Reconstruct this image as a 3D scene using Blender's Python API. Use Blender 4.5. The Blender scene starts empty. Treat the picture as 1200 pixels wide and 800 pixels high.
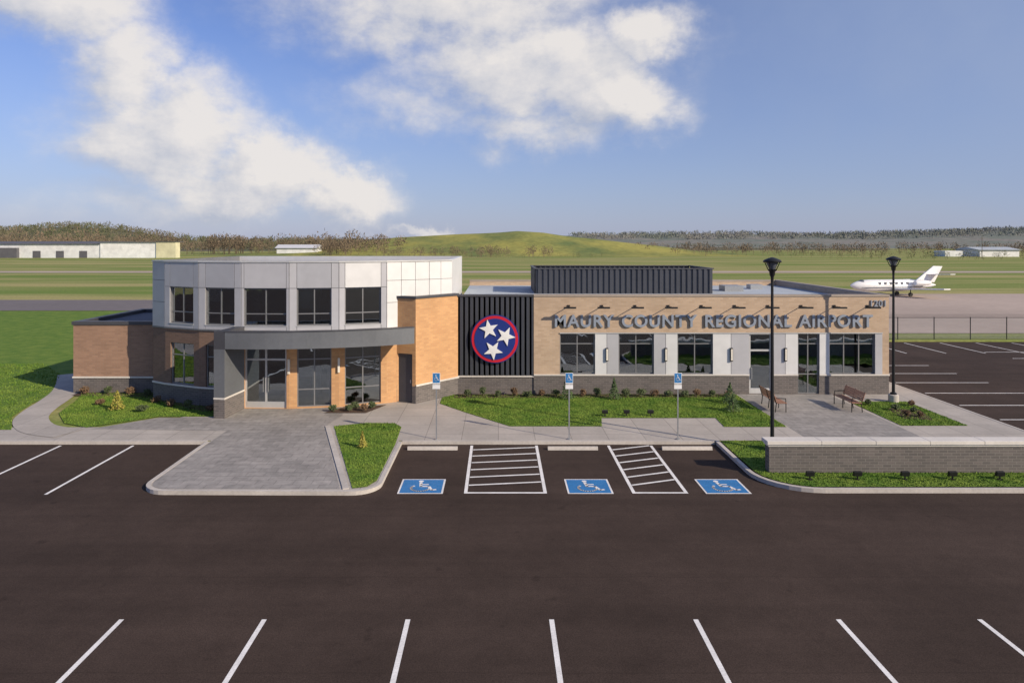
import bpy, math, random
import numpy as np
from mathutils import Vector, noise as mnoise
random.seed(7); rng=np.random.default_rng(7)
R_=math.radians
scn=bpy.context.scene
scn.view_settings.view_transform='Standard'
scn.view_settings.look='None'; scn.view_settings.exposure=0
COL=scn.collection

# ------------------------------------------------------------------ materials
def newmat(name):
    m=bpy.data.materials.new(name); m.use_nodes=True
    nt=m.node_tree; b=nt.nodes['Principled BSDF']
    return m,nt,b
def N(nt,t,**k):
    n=nt.nodes.new(t)
    for a,v in k.items(): setattr(n,a,v)
    return n
def math_(nt,op,a,b=None,c=None,clamp=False):
    n=nt.nodes.new('ShaderNodeMath'); n.operation=op; n.use_clamp=clamp
    for i,v in enumerate((a,b,c)):
        if v is None: continue
        if isinstance(v,(int,float)): n.inputs[i].default_value=v
        else: nt.links.new(v,n.inputs[i])
    return n.outputs[0]
def noise(nt,vec,scale,detail=3,rough=.6):
    n=N(nt,'ShaderNodeTexNoise'); n.inputs['Scale'].default_value=scale
    n.inputs['Detail'].default_value=detail; n.inputs['Roughness'].default_value=rough
    nt.links.new(vec,n.inputs['Vector']); return n.outputs['Fac']
def rngmap(nt,val,a,b,c,d):
    n=N(nt,'ShaderNodeMapRange'); nt.links.new(val,n.inputs[0])
    for i,v in enumerate((a,b,c,d)): n.inputs[i+1].default_value=v
    return n.outputs[0]
def scalecol(nt,col,f):
    n=N(nt,'ShaderNodeVectorMath',operation='SCALE')
    if isinstance(col,tuple): n.inputs[0].default_value=col
    else: nt.links.new(col,n.inputs[0])
    nt.links.new(f,n.inputs['Scale']); return n.outputs[0]
def mixc(nt,f,a,b):
    n=N(nt,'ShaderNodeMix',data_type='RGBA')
    if isinstance(f,(int,float)): n.inputs[0].default_value=f
    else: nt.links.new(f,n.inputs[0])
    for i,v in ((6,a),(7,b)):
        if isinstance(v,tuple): n.inputs[i].default_value=(*v,1)
        else: nt.links.new(v,n.inputs[i])
    return n.outputs[2]
def bump(nt,b,h,strength,dist=.02):
    n=N(nt,'ShaderNodeBump'); n.inputs['Strength'].default_value=strength; n.inputs['Distance'].default_value=dist
    nt.links.new(h,n.inputs['Height']); nt.links.new(n.outputs[0],b.inputs['Normal'])
def mat(name,c,rough=.8,var=.15,scale=8,big=.12,bscale=.4,bmp=0,metal=0,stretch=None):
    m,nt,b=newmat(name)
    g=N(nt,'ShaderNodeNewGeometry').outputs['Position']
    if stretch:
        mp=N(nt,'ShaderNodeMapping'); mp.inputs['Scale'].default_value=stretch; nt.links.new(g,mp.inputs[0]); g=mp.outputs[0]
    n1=noise(nt,g,scale,4); n2=noise(nt,g,bscale,3)
    f=math_(nt,'MULTIPLY',rngmap(nt,n1,.3,.7,1-var,1+var),rngmap(nt,n2,.3,.7,1-big,1+big))
    nt.links.new(scalecol(nt,c,f),b.inputs['Base Color'])
    b.inputs['Roughness'].default_value=rough; b.inputs['Metallic'].default_value=metal
    if bmp: bump(nt,b,n1,bmp)
    return m
def wallcoord(nt):
    g=N(nt,'ShaderNodeNewGeometry')
    sp=N(nt,'ShaderNodeSeparateXYZ'); nt.links.new(g.outputs['Position'],sp.inputs[0])
    sn=N(nt,'ShaderNodeSeparateXYZ'); nt.links.new(g.outputs['True Normal'],sn.inputs[0])
    u=math_(nt,'SUBTRACT',math_(nt,'MULTIPLY',sp.outputs[1],sn.outputs[0]),math_(nt,'MULTIPLY',sp.outputs[0],sn.outputs[1]))
    c=N(nt,'ShaderNodeCombineXYZ'); nt.links.new(u,c.inputs[0]); nt.links.new(sp.outputs[2],c.inputs[1])
    return c.outputs[0],g.outputs['Position']
def brick(name,c1,c2,mo,w=.3,h=.1):
    m,nt,b=newmat(name)
    uv,pos=wallcoord(nt)
    t=N(nt,'ShaderNodeTexBrick'); nt.links.new(uv,t.inputs['Vector'])
    t.inputs['Scale'].default_value=1; t.inputs['Brick Width'].default_value=w; t.inputs['Row Height'].default_value=h
    t.inputs['Mortar Size'].default_value=.009; t.inputs['Mortar Smooth'].default_value=.2
    for k,c in (('Color1',c1),('Color2',c2),('Mortar',mo)): t.inputs[k].default_value=(*c,1)
    f=rngmap(nt,noise(nt,pos,.5,3),.3,.7,.9,1.1)
    nt.links.new(scalecol(nt,t.outputs['Color'],f),b.inputs['Base Color'])
    b.inputs['Roughness'].default_value=.85
    bump(nt,b,math_(nt,'SUBTRACT',1,t.outputs['Fac']),.4,.01)
    return m
def asphalt():
    m,nt,b=newmat('asphalt')
    g=N(nt,'ShaderNodeNewGeometry').outputs['Position']
    n1=noise(nt,g,35,4,.8); n2=noise(nt,g,.25,4,.6)
    mp=N(nt,'ShaderNodeMapping'); mp.inputs['Scale'].default_value=(.05,1.1,1); nt.links.new(g,mp.inputs[0])
    n3=noise(nt,mp.outputs[0],1,4)
    n4=noise(nt,g,3,6,.75)
    sp=N(nt,'ShaderNodeSeparateXYZ'); nt.links.new(g,sp.inputs[0])
    yy=math_(nt,'ADD',sp.outputs[1],math_(nt,'MULTIPLY',noise(nt,g,.8,2),.12))
    fr=math_(nt,'ABSOLUTE',math_(nt,'SUBTRACT',math_(nt,'FRACT',math_(nt,'DIVIDE',yy,3.7)),.5))
    seam=rngmap(nt,fr,0,.008,.84,1)
    # sparse oil drips
    oil=rngmap(nt,noise(nt,g,1.7,2,.4),.70,.78,1,.72)
    f=math_(nt,'MULTIPLY',rngmap(nt,n1,.25,.75,.5,1.5),rngmap(nt,n2,.3,.7,.82,1.18))
    f=math_(nt,'MULTIPLY',f,rngmap(nt,n3,.3,.7,.88,1.12))
    f=math_(nt,'MULTIPLY',f,rngmap(nt,n4,.3,.7,.90,1.10))
    f=math_(nt,'MULTIPLY',math_(nt,'MULTIPLY',f,seam),oil)
    nt.links.new(scalecol(nt,(.058,.041,.034),f),b.inputs['Base Color'])
    b.inputs['Roughness'].default_value=.92; b.inputs['Specular IOR Level'].default_value=.12
    bump(nt,b,n1,.35,.01); return m
def stamped():
    m,nt,b=newmat('stamped_concrete')
    g=N(nt,'ShaderNodeNewGeometry').outputs['Position']
    t=N(nt,'ShaderNodeTexBrick'); nt.links.new(g,t.inputs['Vector'])
    t.inputs['Scale'].default_value=1; t.inputs['Brick Width'].default_value=.62; t.inputs['Row Height'].default_value=.41
    t.inputs['Mortar Size'].default_value=.012; t.inputs['Mortar Smooth'].default_value=.4
    for k,c in (('Color1',(.335,.31,.29)),('Color2',(.275,.258,.242)),('Mortar',(.19,.178,.17))): t.inputs[k].default_value=(*c,1)
    n1=noise(nt,g,3,5,.7); n2=noise(nt,g,.5,4)
    f=math_(nt,'MULTIPLY',rngmap(nt,n1,.3,.7,.78,1.22),rngmap(nt,n2,.3,.7,.85,1.15))
    nt.links.new(scalecol(nt,t.outputs['Color'],f),b.inputs['Base Color']); b.inputs['Roughness'].default_value=.7
    bump(nt,b,n1,.3,.01); return m
def sidewalk():
    m,nt,b=newmat('concrete_walk')
    g=N(nt,'ShaderNodeNewGeometry').outputs['Position']
    t=N(nt,'ShaderNodeTexBrick',offset=0.0); nt.links.new(g,t.inputs['Vector'])
    t.inputs['Scale'].default_value=1; t.inputs['Brick Width'].default_value=1.5; t.inputs['Row Height'].default_value=1.5
    t.inputs['Mortar Size'].default_value=.012
    for k,c in (('Color1',(.44,.40,.36)),('Color2',(.40,.365,.33)),('Mortar',(.22,.2,.18))): t.inputs[k].default_value=(*c,1)
    n1=noise(nt,g,6,5,.7); n2=noise(nt,g,.6,4)
    f=math_(nt,'MULTIPLY',rngmap(nt,n1,.3,.7,.92,1.08),rngmap(nt,n2,.3,.7,.88,1.1))
    nt.links.new(scalecol(nt,t.outputs['Color'],f),b.inputs['Base Color']); b.inputs['Roughness'].default_value=.85
    return m
def grassmat(name,ca,cb,sc=1.2,fine=14,stretch=(1,1,1),lo=.35,hi=.65):
    m,nt,b=newmat(name)
    g=N(nt,'ShaderNodeNewGeometry').outputs['Position']
    mp=N(nt,'ShaderNodeMapping'); mp.inputs['Scale'].default_value=stretch; nt.links.new(g,mp.inputs[0])
    n1=noise(nt,mp.outputs[0],sc,5,.65); n2=noise(nt,g,fine,4,.75)
    c=mixc(nt,rngmap(nt,n1,lo,hi,0,1),ca,cb)
    nt.links.new(scalecol(nt,c,rngmap(nt,n2,.25,.75,.65,1.35)),b.inputs['Base Color'])
    b.inputs['Roughness'].default_value=.9; b.inputs['Specular IOR Level'].default_value=.15
    bump(nt,b,n2,.5,.04); return m
def glassmat():
    m,nt,b=newmat('window_glass'); nt.nodes.remove(b)
    out=[n for n in nt.nodes if n.type=='OUTPUT_MATERIAL'][0]
    tr=N(nt,'ShaderNodeBsdfTransparent'); tr.inputs[0].default_value=(.56,.62,.63,1)
    gl=N(nt,'ShaderNodeBsdfGlossy'); gl.inputs['Roughness'].default_value=.02; gl.inputs[0].default_value=(.85,.93,1,1)
    fr=N(nt,'ShaderNodeFresnel'); fr.inputs[0].default_value=1.6
    f=math_(nt,'ADD',math_(nt,'MULTIPLY',fr.outputs[0],1.3),.20,clamp=True)
    g=N(nt,'ShaderNodeNewGeometry').outputs['Position']
    bp=N(nt,'ShaderNodeBump'); bp.inputs['Strength'].default_value=.12; bp.inputs['Distance'].default_value=.06
    nt.links.new(noise(nt,g,.8,2),bp.inputs['Height']); nt.links.new(bp.outputs[0],gl.inputs['Normal'])
    mx=N(nt,'ShaderNodeMixShader'); nt.links.new(f,mx.inputs[0]); nt.links.new(tr.outputs[0],mx.inputs[1]); nt.links.new(gl.outputs[0],mx.inputs[2])
    nt.links.new(mx.outputs[0],out.inputs[0]); return m

M=dict(
 asphalt=asphalt(), stamped=stamped(), walk=sidewalk(), glass=glassmat(),
 kerb=mat('kerb_concrete',(.50,.46,.42),.85,.1,9,.12,.7),
 paint=mat('road_paint',(.80,.78,.76),.7,.16,25,.12,2),
 bluepaint=mat('blue_paint',(.03,.19,.46),.6,.15,20,.1,2),
 lawn=grassmat('lawn_grass',(.085,.165,.024),(.165,.235,.04),1.0,14),
 blade=grassmat('grass_blades',(.10,.19,.028),(.20,.275,.05),1.0,9),
 field=grassmat('field_grass',(.15,.215,.04),(.36,.32,.13),.045,2.5,(.18,1.6,1),.40,.60),
 mound=grassmat('hill_grass',(.14,.18,.06),(.36,.33,.085),.014,.3,(1,.5,1),.4,.6),
 mulch=mat('mulch',(.08,.048,.032),.95,.5,25,.2,2,.8),
 tan=brick('tan_brick',(.54,.40,.28),(.46,.33,.225),(.46,.37,.29)),
 orange=brick('warm_brick',(.62,.35,.16),(.53,.285,.13),(.48,.31,.19)),
 brown=brick('brown_brick',(.22,.135,.095),(.175,.108,.075),(.21,.16,.13)),
 wing=brick('wing_brick',(.35,.21,.14),(.28,.168,.112),(.3,.205,.16)),
 grey=brick('grey_brick',(.15,.13,.122),(.105,.094,.09),(.21,.19,.175)),
 band=mat('stone_band',(.64,.60,.55),.7,.06),
 panel=mat('metal_panel',(.49,.49,.515),.42,.03,2,.05,.5,metal=.15),
 panel2=mat('metal_panel_light',(.70,.70,.70),.42,.03,2,.05,.5,metal=.1),
 panel3=mat('metal_panel_mid',(.45,.455,.485),.42,.03,2,.05,.5,metal=.2),
 backing=mat('panel_backing',(.16,.16,.17),.6),
 canopy=mat('canopy_metal',(.17,.18,.195),.45,.05,metal=.3),
 cap=mat('coping_metal',(.085,.085,.095),.5,.05,metal=.3),
 capt=mat('coping_tan',(.36,.30,.25),.6,.05),
 corr=mat('corrugated_metal',(.065,.07,.086),.5,.08,metal=.3),
 alu=mat('aluminium_frame',(.60,.60,.59),.4,.04,metal=.35),
 bronze=mat('window_frame_metal',(.23,.23,.235),.45,.05,metal=.3),
 roof=mat('roof_membrane',(.42,.46,.5),.8,.1,2,.1,.3),
 roofd=mat('dark_roof',(.11,.11,.125),.8,.1),
 inwall=mat('interior_wall',(.6,.56,.5),.9), infl=mat('interior_floor',(.3,.26,.21),.5),
 red=mat('emblem_red',(.55,.012,.03),.45,.03), navy=mat('emblem_navy',(.012,.03,.20),.45,.03),
 white=mat('white_enamel',(.82,.82,.82),.4,.03),
 letter=mat('letter_metal',(.29,.33,.40),.45,.04,metal=.1),
 black=mat('black_metal',(.02,.02,.022),.45,.1,metal=.3),
 steel=mat('galvanised_steel',(.4,.41,.42),.45,.08,metal=.6),
 wood=mat('bench_slats',(.34,.18,.12),.6,.2,12),
 lens=mat('lamp_lens',(.8,.75,.65),.3,.03),
 bark=mat('bark',(.14,.11,.085),.9,.3,6),
 twig=mat('bare_twigs',(.165,.125,.085),.95,.35,.12,.3,.02),
 twigg=mat('spring_twigs',(.16,.165,.075),.95,.35,.12,.25,.02),
 shrub=mat('shrub_leaves',(.07,.095,.035),.8,.5,9,.2,1),
 shrubb=mat('russet_leaves',(.14,.085,.045),.8,.4,9,.2,1),
 conif=mat('conifer_needles',(.065,.11,.035),.8,.4,9,.2,1),
 golden=mat('golden_needles',(.30,.27,.05),.8,.3,9,.2,1),
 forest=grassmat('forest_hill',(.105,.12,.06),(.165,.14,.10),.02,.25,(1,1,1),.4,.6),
 foresthaze=grassmat('hazed_forest',(.17,.195,.165),(.235,.225,.20),.012,.1,(1,1,1),.4,.6),  # forest tones paled and greyed: distance haze put into the colour
 apron=mat('apron_concrete',(.42,.335,.28),.9,.08,1,.12,.05),
 taxi=mat('taxiway_asphalt',(.16,.14,.14),.9,.1,1,.12,.05),
 ware=mat('warehouse_wall',(.72,.73,.74),.7,.06,.3), cream=mat('cream_wall',(.66,.62,.42),.7,.06,.3),
 jet=mat('aircraft_white',(.80,.80,.80),.3,.02), jetd=mat('aircraft_trim',(.12,.13,.16),.4,.05),
)
# ------------------------------------------------------------------ mesh builder
class MB:
    def __init__(s): s.v=[]; s.f=[]
    def add(s,V,F):
        o=len(s.v); s.v+= [tuple(p) for p in V]; s.f+=[tuple(i+o for i in f) for f in F]
    def prism(s,pts,z0,z1):
        n=len(pts); A=sum(pts[i][0]*pts[(i+1)%n][1]-pts[(i+1)%n][0]*pts[i][1] for i in range(n))
        if A<0: pts=pts[::-1]
        V=[(x,y,z0) for x,y in pts]+[(x,y,z1) for x,y in pts]
        F=[tuple(range(n))[::-1],tuple(range(n,2*n))]+[(i,(i+1)%n,n+(i+1)%n,n+i) for i in range(n)]
        s.add(V,F)
    def poly(s,pts,z):
        n=len(pts); A=sum(pts[i][0]*pts[(i+1)%n][1]-pts[(i+1)%n][0]*pts[i][1] for i in range(n))
        if A<0: pts=pts[::-1]
        s.add([(x,y,z) for x,y in pts],[tuple(range(n))])
    def box(s,x0,x1,y0,y1,z0,z1): s.prism([(x0,y0),(x1,y0),(x1,y1),(x0,y1)],z0,z1)
    def fbox(s,F,s0,s1,n0,n1,z0,z1):
        s.prism([F.p(s0,n0),F.p(s1,n0),F.p(s1,n1),F.p(s0,n1)],z0,z1)
    def cyl(s,p0,p1,r0,r1=None,n=10,caps=True):
        r1=r0 if r1 is None else r1
        p0=Vector(p0);p1=Vector(p1); d=(p1-p0).normalized()
        a=d.orthogonal().normalized(); b=d.cross(a)
        V=[];
        for p,r in ((p0,r0),(p1,r1)):
            for i in range(n):
                t=2*math.pi*i/n; V.append(p+a*(r*math.cos(t))+b*(r*math.sin(t)))
        F=[(i,(i+1)%n,n+(i+1)%n,n+i) for i in range(n)]
        if caps: F+=[tuple(range(n))[::-1],tuple(range(n,2*n))]
        s.add(V,F)
    def lathe(s,o,axis,st,n=20,ax2=None):
        o=Vector(o);d=Vector(axis).normalized();a=d.orthogonal().normalized();b=d.cross(a);V=[]
        for t,r in st:
            for i in range(n):
                q=2*math.pi*i/n; V.append(o+d*t+a*(r*math.cos(q))+b*(r*math.sin(q)))
        F=[]
        for k in range(len(st)-1):
            for i in range(n): F.append((k*n+i,k*n+(i+1)%n,(k+1)*n+(i+1)%n,(k+1)*n+i))
        F+=[tuple(range(n))[::-1],tuple(range((len(st)-1)*n,len(st)*n))]
        s.add(V,F)
    def strip(s,pts,w,z0,z1=None):
        n=len(pts);L=[];Rr=[]
        for i in range(n):
            a=Vector(pts[max(i-1,0)]);b=Vector(pts[i]);c=Vector(pts[min(i+1,n-1)])
            d1=(b-a) if i>0 else (c-b); d2=(c-b) if i<n-1 else (b-a)
            d1.normalize();d2.normalize(); t=(d1+d2).normalized(); nn=Vector((-t.y,t.x))
            k=w/2/max(.3,nn.dot(Vector((-d1.y,d1.x))))
            L.append(b+nn*k);Rr.append(b-nn*k)
        for i in range(n-1):
            q=[Rr[i],Rr[i+1],L[i+1],L[i]]
            if z1 is None: s.poly([(p.x,p.y) for p in q],z0)
            else: s.prism([(p.x,p.y) for p in q],z0,z1)
    def obj(s,name,m,parent=None,smooth=False,loc=None,bevel=0):
        me=bpy.data.meshes.new(name); me.from_pydata(s.v,[],s.f); me.update()
        me.materials.append(m if not isinstance(m,str) else M[m])
        if smooth:
            me.polygons.foreach_set('use_smooth',[True]*len(me.polygons))
            try: me.set_sharp_from_angle(angle=R_(40))
            except Exception: pass
        o=bpy.data.objects.new(name,me); COL.objects.link(o)
        if parent: o.parent=parent
        if bevel:
            md=o.modifiers.new('bevel','BEVEL'); md.width=bevel; md.segments=2; md.limit_method='ANGLE'
        return o
class Frame:
    def __init__(s,a,b):
        s.o=Vector(a); d=Vector(b)-s.o; s.L=d.length; s.u=d.normalized(); s.n=Vector((s.u.y,-s.u.x))
    def p(s,t,n):
        q=s.o+s.u*t+s.n*n; return (q.x,q.y)
def empty(name,loc=(0,0,0),rot=0):
    e=bpy.data.objects.new(name,None); e.location=loc; e.rotation_euler=(0,0,rot); COL.objects.link(e); return e

def wallcells(mb,F,s0,s1,z0,z1,ops,thick=.3,n0=0.0):
    ss=sorted({s0,s1}|{min(max(v,s0),s1) for o in ops for v in o[:2]})
    for a,b in zip(ss,ss[1:]):
        if b-a<1e-4: continue
        m=(a+b)/2; cuts=[(o[2],o[3]) for o in ops if o[0]<m<o[1]]
        zc=z0
        for c0,c1 in sorted(cuts):
            c0=max(c0,z0);c1=min(c1,z1)
            if c1<=c0: continue
            if c0>zc+1e-4: mb.fbox(F,a,b,n0-thick,n0,zc,c0)
            zc=max(zc,c1)
        if z1>zc+1e-4: mb.fbox(F,a,b,n0-thick,n0,zc,z1)
def window(fr,gl,F,s0,s1,z0,z1,cols,rows,fw=.06,nf=-.10):
    gl.fbox(F,s0+.01,s1-.01,nf-.035,nf-.025,z0+.01,z1-.01)
    fr.fbox(F,s0,s0+fw,nf-.06,nf+.01,z0,z1); fr.fbox(F,s1-fw,s1,nf-.06,nf+.01,z0,z1)
    fr.fbox(F,s0+fw,s1-fw,nf-.06,nf+.008,z1-fw,z1); fr.fbox(F,s0+fw,s1-fw,nf-.06,nf+.008,z0,z0+fw)
    for c in cols:
        x=s0+(s1-s0)*c; fr.fbox(F,x-fw/2,x+fw/2,nf-.06,nf+.006,z0+fw,z1-fw)
    for r in rows:
        fr.fbox(F,s0+fw,s1-fw,nf-.055,nf+.003,r-fw/2,r+fw/2)

# ------------------------------------------------------------------ terrain
xs=[-6000,-2500,-1000,-400,-150,-60,-30,0,22.3,22.34,40,80,150,400,1000,2500,6000]
ys=[-300,-100,-20,0,27.5,27.54,29.6,29.64,55.9,55.94,75,120,200,350,800,2000,7000]
def tz(x,y):
    if y<=27.5 or (x>22.32 and y<=55.92): return -.16
    return -.02
V=[(x,y,tz(x,y)) for y in ys for x in xs]; nx=len(xs)
F=[(j*nx+i,j*nx+i+1,(j+1)*nx+i+1,(j+1)*nx+i) for j in range(len(ys)-1) for i in range(nx-1)]
mb=MB(); mb.add(V,F); mb.obj('ground','field')
mb=MB(); mb.poly([(-90,-60),(130,-60),(130,55.8),(22.4,55.8),(22.4,27.46),(-90,27.46)],-.12); mb.obj('parking_lot','asphalt')
LOT=-.12
k=1.015
mb=MB()
for x in (-14.2,-11.1,-8.0,-4.97,-1.92,1.13,4.19,7.22,10.22,13.25,16.3): mb.strip([(x*k,14.5*k),(x*k,8.6)],.105,LOT+.004)
for x in (-20.4,-17.5,-14.6): mb.strip([(x,27.3),(x,22.0)],.105,LOT+.004)
for x0,x1 in ((-1.06,1.52),(4.4,6.1)):
    mb.strip([(x0,27.3),(x0,22.1)],.11,LOT+.004); mb.strip([(x1,27.3),(x1,22.1)],.11,LOT+.004)
    mb.strip([(x0+.056,22.16),(x1-.056,22.16)],.11,LOT+.004)
    for i in range(6):
        y=22.85+i*.78
        mb.strip([(x0+.07,y),(x1-.07,y+(.32 if x1<2 else .55))],.1,LOT+.004)
for i in range(6): mb.strip([(23.0,31.3+i*2.75),(28.4,31.3+i*2.75)],.1,LOT+.004)
for i in range(12): mb.strip([(27+i*2.9,50),(27+i*2.9,55.2)],.1,LOT+.004)
for i in range(8): mb.strip([(36,31.3+i*2.75),(41.4,31.3+i*2.75)],.1,LOT+.004)
mb.obj('parking_line_markings','paint')
def arc(cx,cy,r,a0,a1,n=8): return [(cx+r*math.cos(R_(a0+(a1-a0)*i/n)),cy+r*math.sin(R_(a0+(a1-a0)*i/n))) for i in range(n+1)]
def wheelchair(mb,T):
    def stroke(pts,w):
        for a,b in zip(pts,pts[1:]):
            a=Vector(a);b=Vector(b);d=(b-a).normalized();n=Vector((-d.y,d.x))*w/2;e=d*w*.3
            q=[a-n-e,b-n+e,b+n+e,a+n-e]; mb.add([T(p.x,p.y) for p in q],[(0,1,2,3)])
    c=arc(-.06,.36,.065,0,360,12)[:-1]; mb.add([T(*p) for p in c],[tuple(range(len(c)))])
    stroke([(-.06,.26),(-.03,-.02),(.17,-.03),(.27,-.29),(.36,-.26)],.075)
    stroke([(-.04,.12),(.14,.12)],.06)
    stroke(arc(-.03,-.14,.235,140,345,14),.06)
for x in (-2.5,2.95,7.35):
    e=empty('accessible_parking_marking')
    yc=22.75; xc=x*k
    mb=MB(); mb.poly([(xc-.74,yc-.68),(xc+.74,yc-.68),(xc+.74,yc+.68),(xc-.74,yc+.68)],LOT+.004); mb.obj('white_border','paint',e)
    mb=MB(); mb.poly([(xc-.68,yc-.62),(xc+.68,yc-.62),(xc+.68,yc+.62),(xc-.68,yc+.62)],LOT+.008); mb.obj('blue_square','bluepaint',e)
    mb=MB(); wheelchair(mb,lambda u,v:(xc+u*1.3,yc+v*1.25,LOT+.012)); mb.obj('wheelchair_symbol','paint',e)
for x in (-2.58,2.92,7.4):
    mb=MB(); w=.98
    V=[(x-w,26.7,LOT),(x-w,26.75,LOT+.12),(x-w,26.83,LOT+.12),(x-w,26.88,LOT)]; V+=[(2*x-a,b,c) for a,b,c in V]
    mb.add(V,[(0,1,2,3)[::-1],(4,5,6,7),(0,4,5,1)[::-1],(1,5,6,2)[::-1],(2,6,7,3)[::-1]]); mb.obj('wheel_stop','kerb')
mb=MB()
mb.strip([(-90,27.53),(-11.75,27.53)],.15,-.16,.012)
pl=[(-11.68,27.45)]+arc(-10.78,22.9,.85,180,270)+arc(-4.75,22.8,.8,270,360)+[(-3.95,27.45)]
mb.strip(pl,.15,-.16,.012)
mb.strip([(-3.87,27.53),(8.7,27.53)],.15,-.16,.012)
isl=[(8.82,27.6)]+arc(10.6,24.0,1.8,180,270)+[(29,22.2)]
mb.strip(isl,.15,-.16,.012)
mb.strip([(22.34,27.5),(22.34,60)],.12,-.16,.012)
mb.obj('kerb','kerb')
mb=MB()
mb.poly([(-90,27.6),(22.3,27.6),(22.3,60),(20.62,60),(20.62,37),(-23,37),(-13,33),(-16,29.6),(-90,29.1)],0.0)
mb.poly([(-11.6,27.6)]+arc(-10.78,22.9,.78,180,270)+arc(-4.75,22.8,.73,270,360)+[(-4.02,27.6)],0.0)
cv=[(-26,41.5),(-24.6,39.2),(-23.3,36.8),(-22.5,34.6),(-21.9,32.6),(-21.1,30.8),(-19.7,29.3),(-18,28.6)]
cs=[]
for i in range(len(cv)-1):
    p0=Vector(cv[max(i-1,0)]);p1=Vector(cv[i]);p2=Vector(cv[i+1]);p3=Vector(cv[min(i+2,len(cv)-1)])
    for j in range(5):
        t=j/5; q=.5*((2*p1)+(p2-p0)*t+(2*p0-5*p1+4*p2-p3)*t*t+(3*p1-p0-3*p2+p3)*t**3); cs.append((q.x,q.y))
cs.append(cv[-1])
mb.strip(cs,1.35,.018)
mb.obj('sidewalk','walk')
mb=MB()
mb.poly([(-11.55,22.95)]+arc(-10.78,22.9,.72,180,270)[1:]+[(-5.15,22.18),(-7.55,29.6),(-7.2,31.6),(-7.7,33.4),(-12.3,33.4),(-12.4,31.2),(-15.5,31.2),(-17.5,29.3),(-11.55,29.0)],.006)
mb.poly([(12.6,28.0),(17.4,28.0),(17.4,35.95),(12.6,35.95)],.006)
mb.obj('stamped_plaza','stamped')
GP=[
 [(-7.15,29.7),(-5.9,30.25),(-4.6,30.2),(-4.2,29.6),(-4.08,27),(-4.08,22.9),(-4.3,22.35),(-4.75,22.2)],
 [(-2.9,35.9),(-2.9,33.9),(-1.6,32.2),(.5,29.7),(4.5,29.7),(4.7,31.1),(9.9,31.1),(9.8,29.6),(12.5,29.6),(12.5,35.9)],
 [(17.6,29.8),(20.5,29.8),(20.5,34.3),(17.6,34.3)],
 [(8.95,27.5)]+arc(10.6,24.0,1.65,180,270)+[(29,22.35),(29,27.5)],
 [(-22.4,37),(-21.3,34.4),(-20.6,32),(-19.2,30.2),(-17.8,29.5),(-15.6,31.35),(-12.95,31.35),(-12.95,34),(-17,37)],
 [(-60,29.15),(-20.8,29.15),(-22.3,31.3),(-23.2,34),(-24.4,37.5),(-26.6,41.5),(-30,45),(-60,45)],
]
mb=MB()
for g in GP[:5]: mb.poly(g,.014)
mb.poly([(-200,29.15),(-20.8,29.15),(-22.3,31.3),(-23.2,34),(-23.2,44),(-14,50.4),(-14,79),(-200,79)],.010)
mb.obj('lawn','lawn')
def inpoly(p,x,y):
    c=np.zeros(len(x),bool); n=len(p)
    for i in range(n):
        x0,y0=p[i];x1,y1=p[(i+1)%n]
        if y0==y1: continue
        c^=((y0>y)!=(y1>y))&(x<(x1-x0)*(y-y0)/(y1-y0)+x0)
    return c
def scatter(name,polys,dens,h,z,m,w=.012):
    P=[]
    for g in polys:
        a=np.array(g); lo=a.min(0);hi=a.max(0); lo[0]=max(lo[0],-36)
        n=int((hi-lo).prod()*dens)
        x=rng.uniform(lo[0],hi[0],n);y=rng.uniform(lo[1],hi[1],n)
        kk=inpoly(g,x,y); P.append(np.c_[x[kk],y[kk]])
    P=np.vstack(P); n=len(P)
    a=rng.uniform(0,2*np.pi,n); hh=h*rng.uniform(.5,1.4,n); ln=rng.normal(0,.5*h,(n,2))
    d=np.c_[np.cos(a),np.sin(a)]*w*rng.uniform(.8,2,n)[:,None]
    A=np.c_[P-d,np.full(n,z)];B=np.c_[P+d,np.full(n,z)];C=np.c_[P+ln,z+hh]
    V=np.stack([A,B,C],1).reshape(-1,3)
    me=bpy.data.meshes.new(name); me.from_pydata(V.tolist(),[],[(3*i,3*i+1,3*i+2) for i in range(n)])
    me.materials.append(M[m]); o=bpy.data.objects.new(name,me); COL.objects.link(o)
scatter('grass',GP[:5],330,.045,.012,'blade',.014)
scatter('grass',GP[5:],90,.055,.012,'blade',.02)
mb=MB(); mb.strip([(-7.45,29.75),(-4.95,22.15)],.2,0.0,.03); mb.obj('island_edging','kerb')
mb=MB()
mb.poly([(-8.2,32.0),(-6.2,32.0),(-5.5,33.6),(-7.6,33.0)],.020)
mb.poly([(-2.3,35.05),(12.3,35.25),(12.3,35.97),(-2.3,35.97)],.020)
mb.poly([(-22.3,35.6),(-18.4,35.3),(-14,32.3),(-13,32.3),(-13,34),(-17,37),(-22.3,36.5)],.020)
mb.poly([(18.4,31),(19.6,30.7),(20.1,32.6),(18.7,32.9)],.020)
mb.obj('mulch_bed','mulch')

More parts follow.
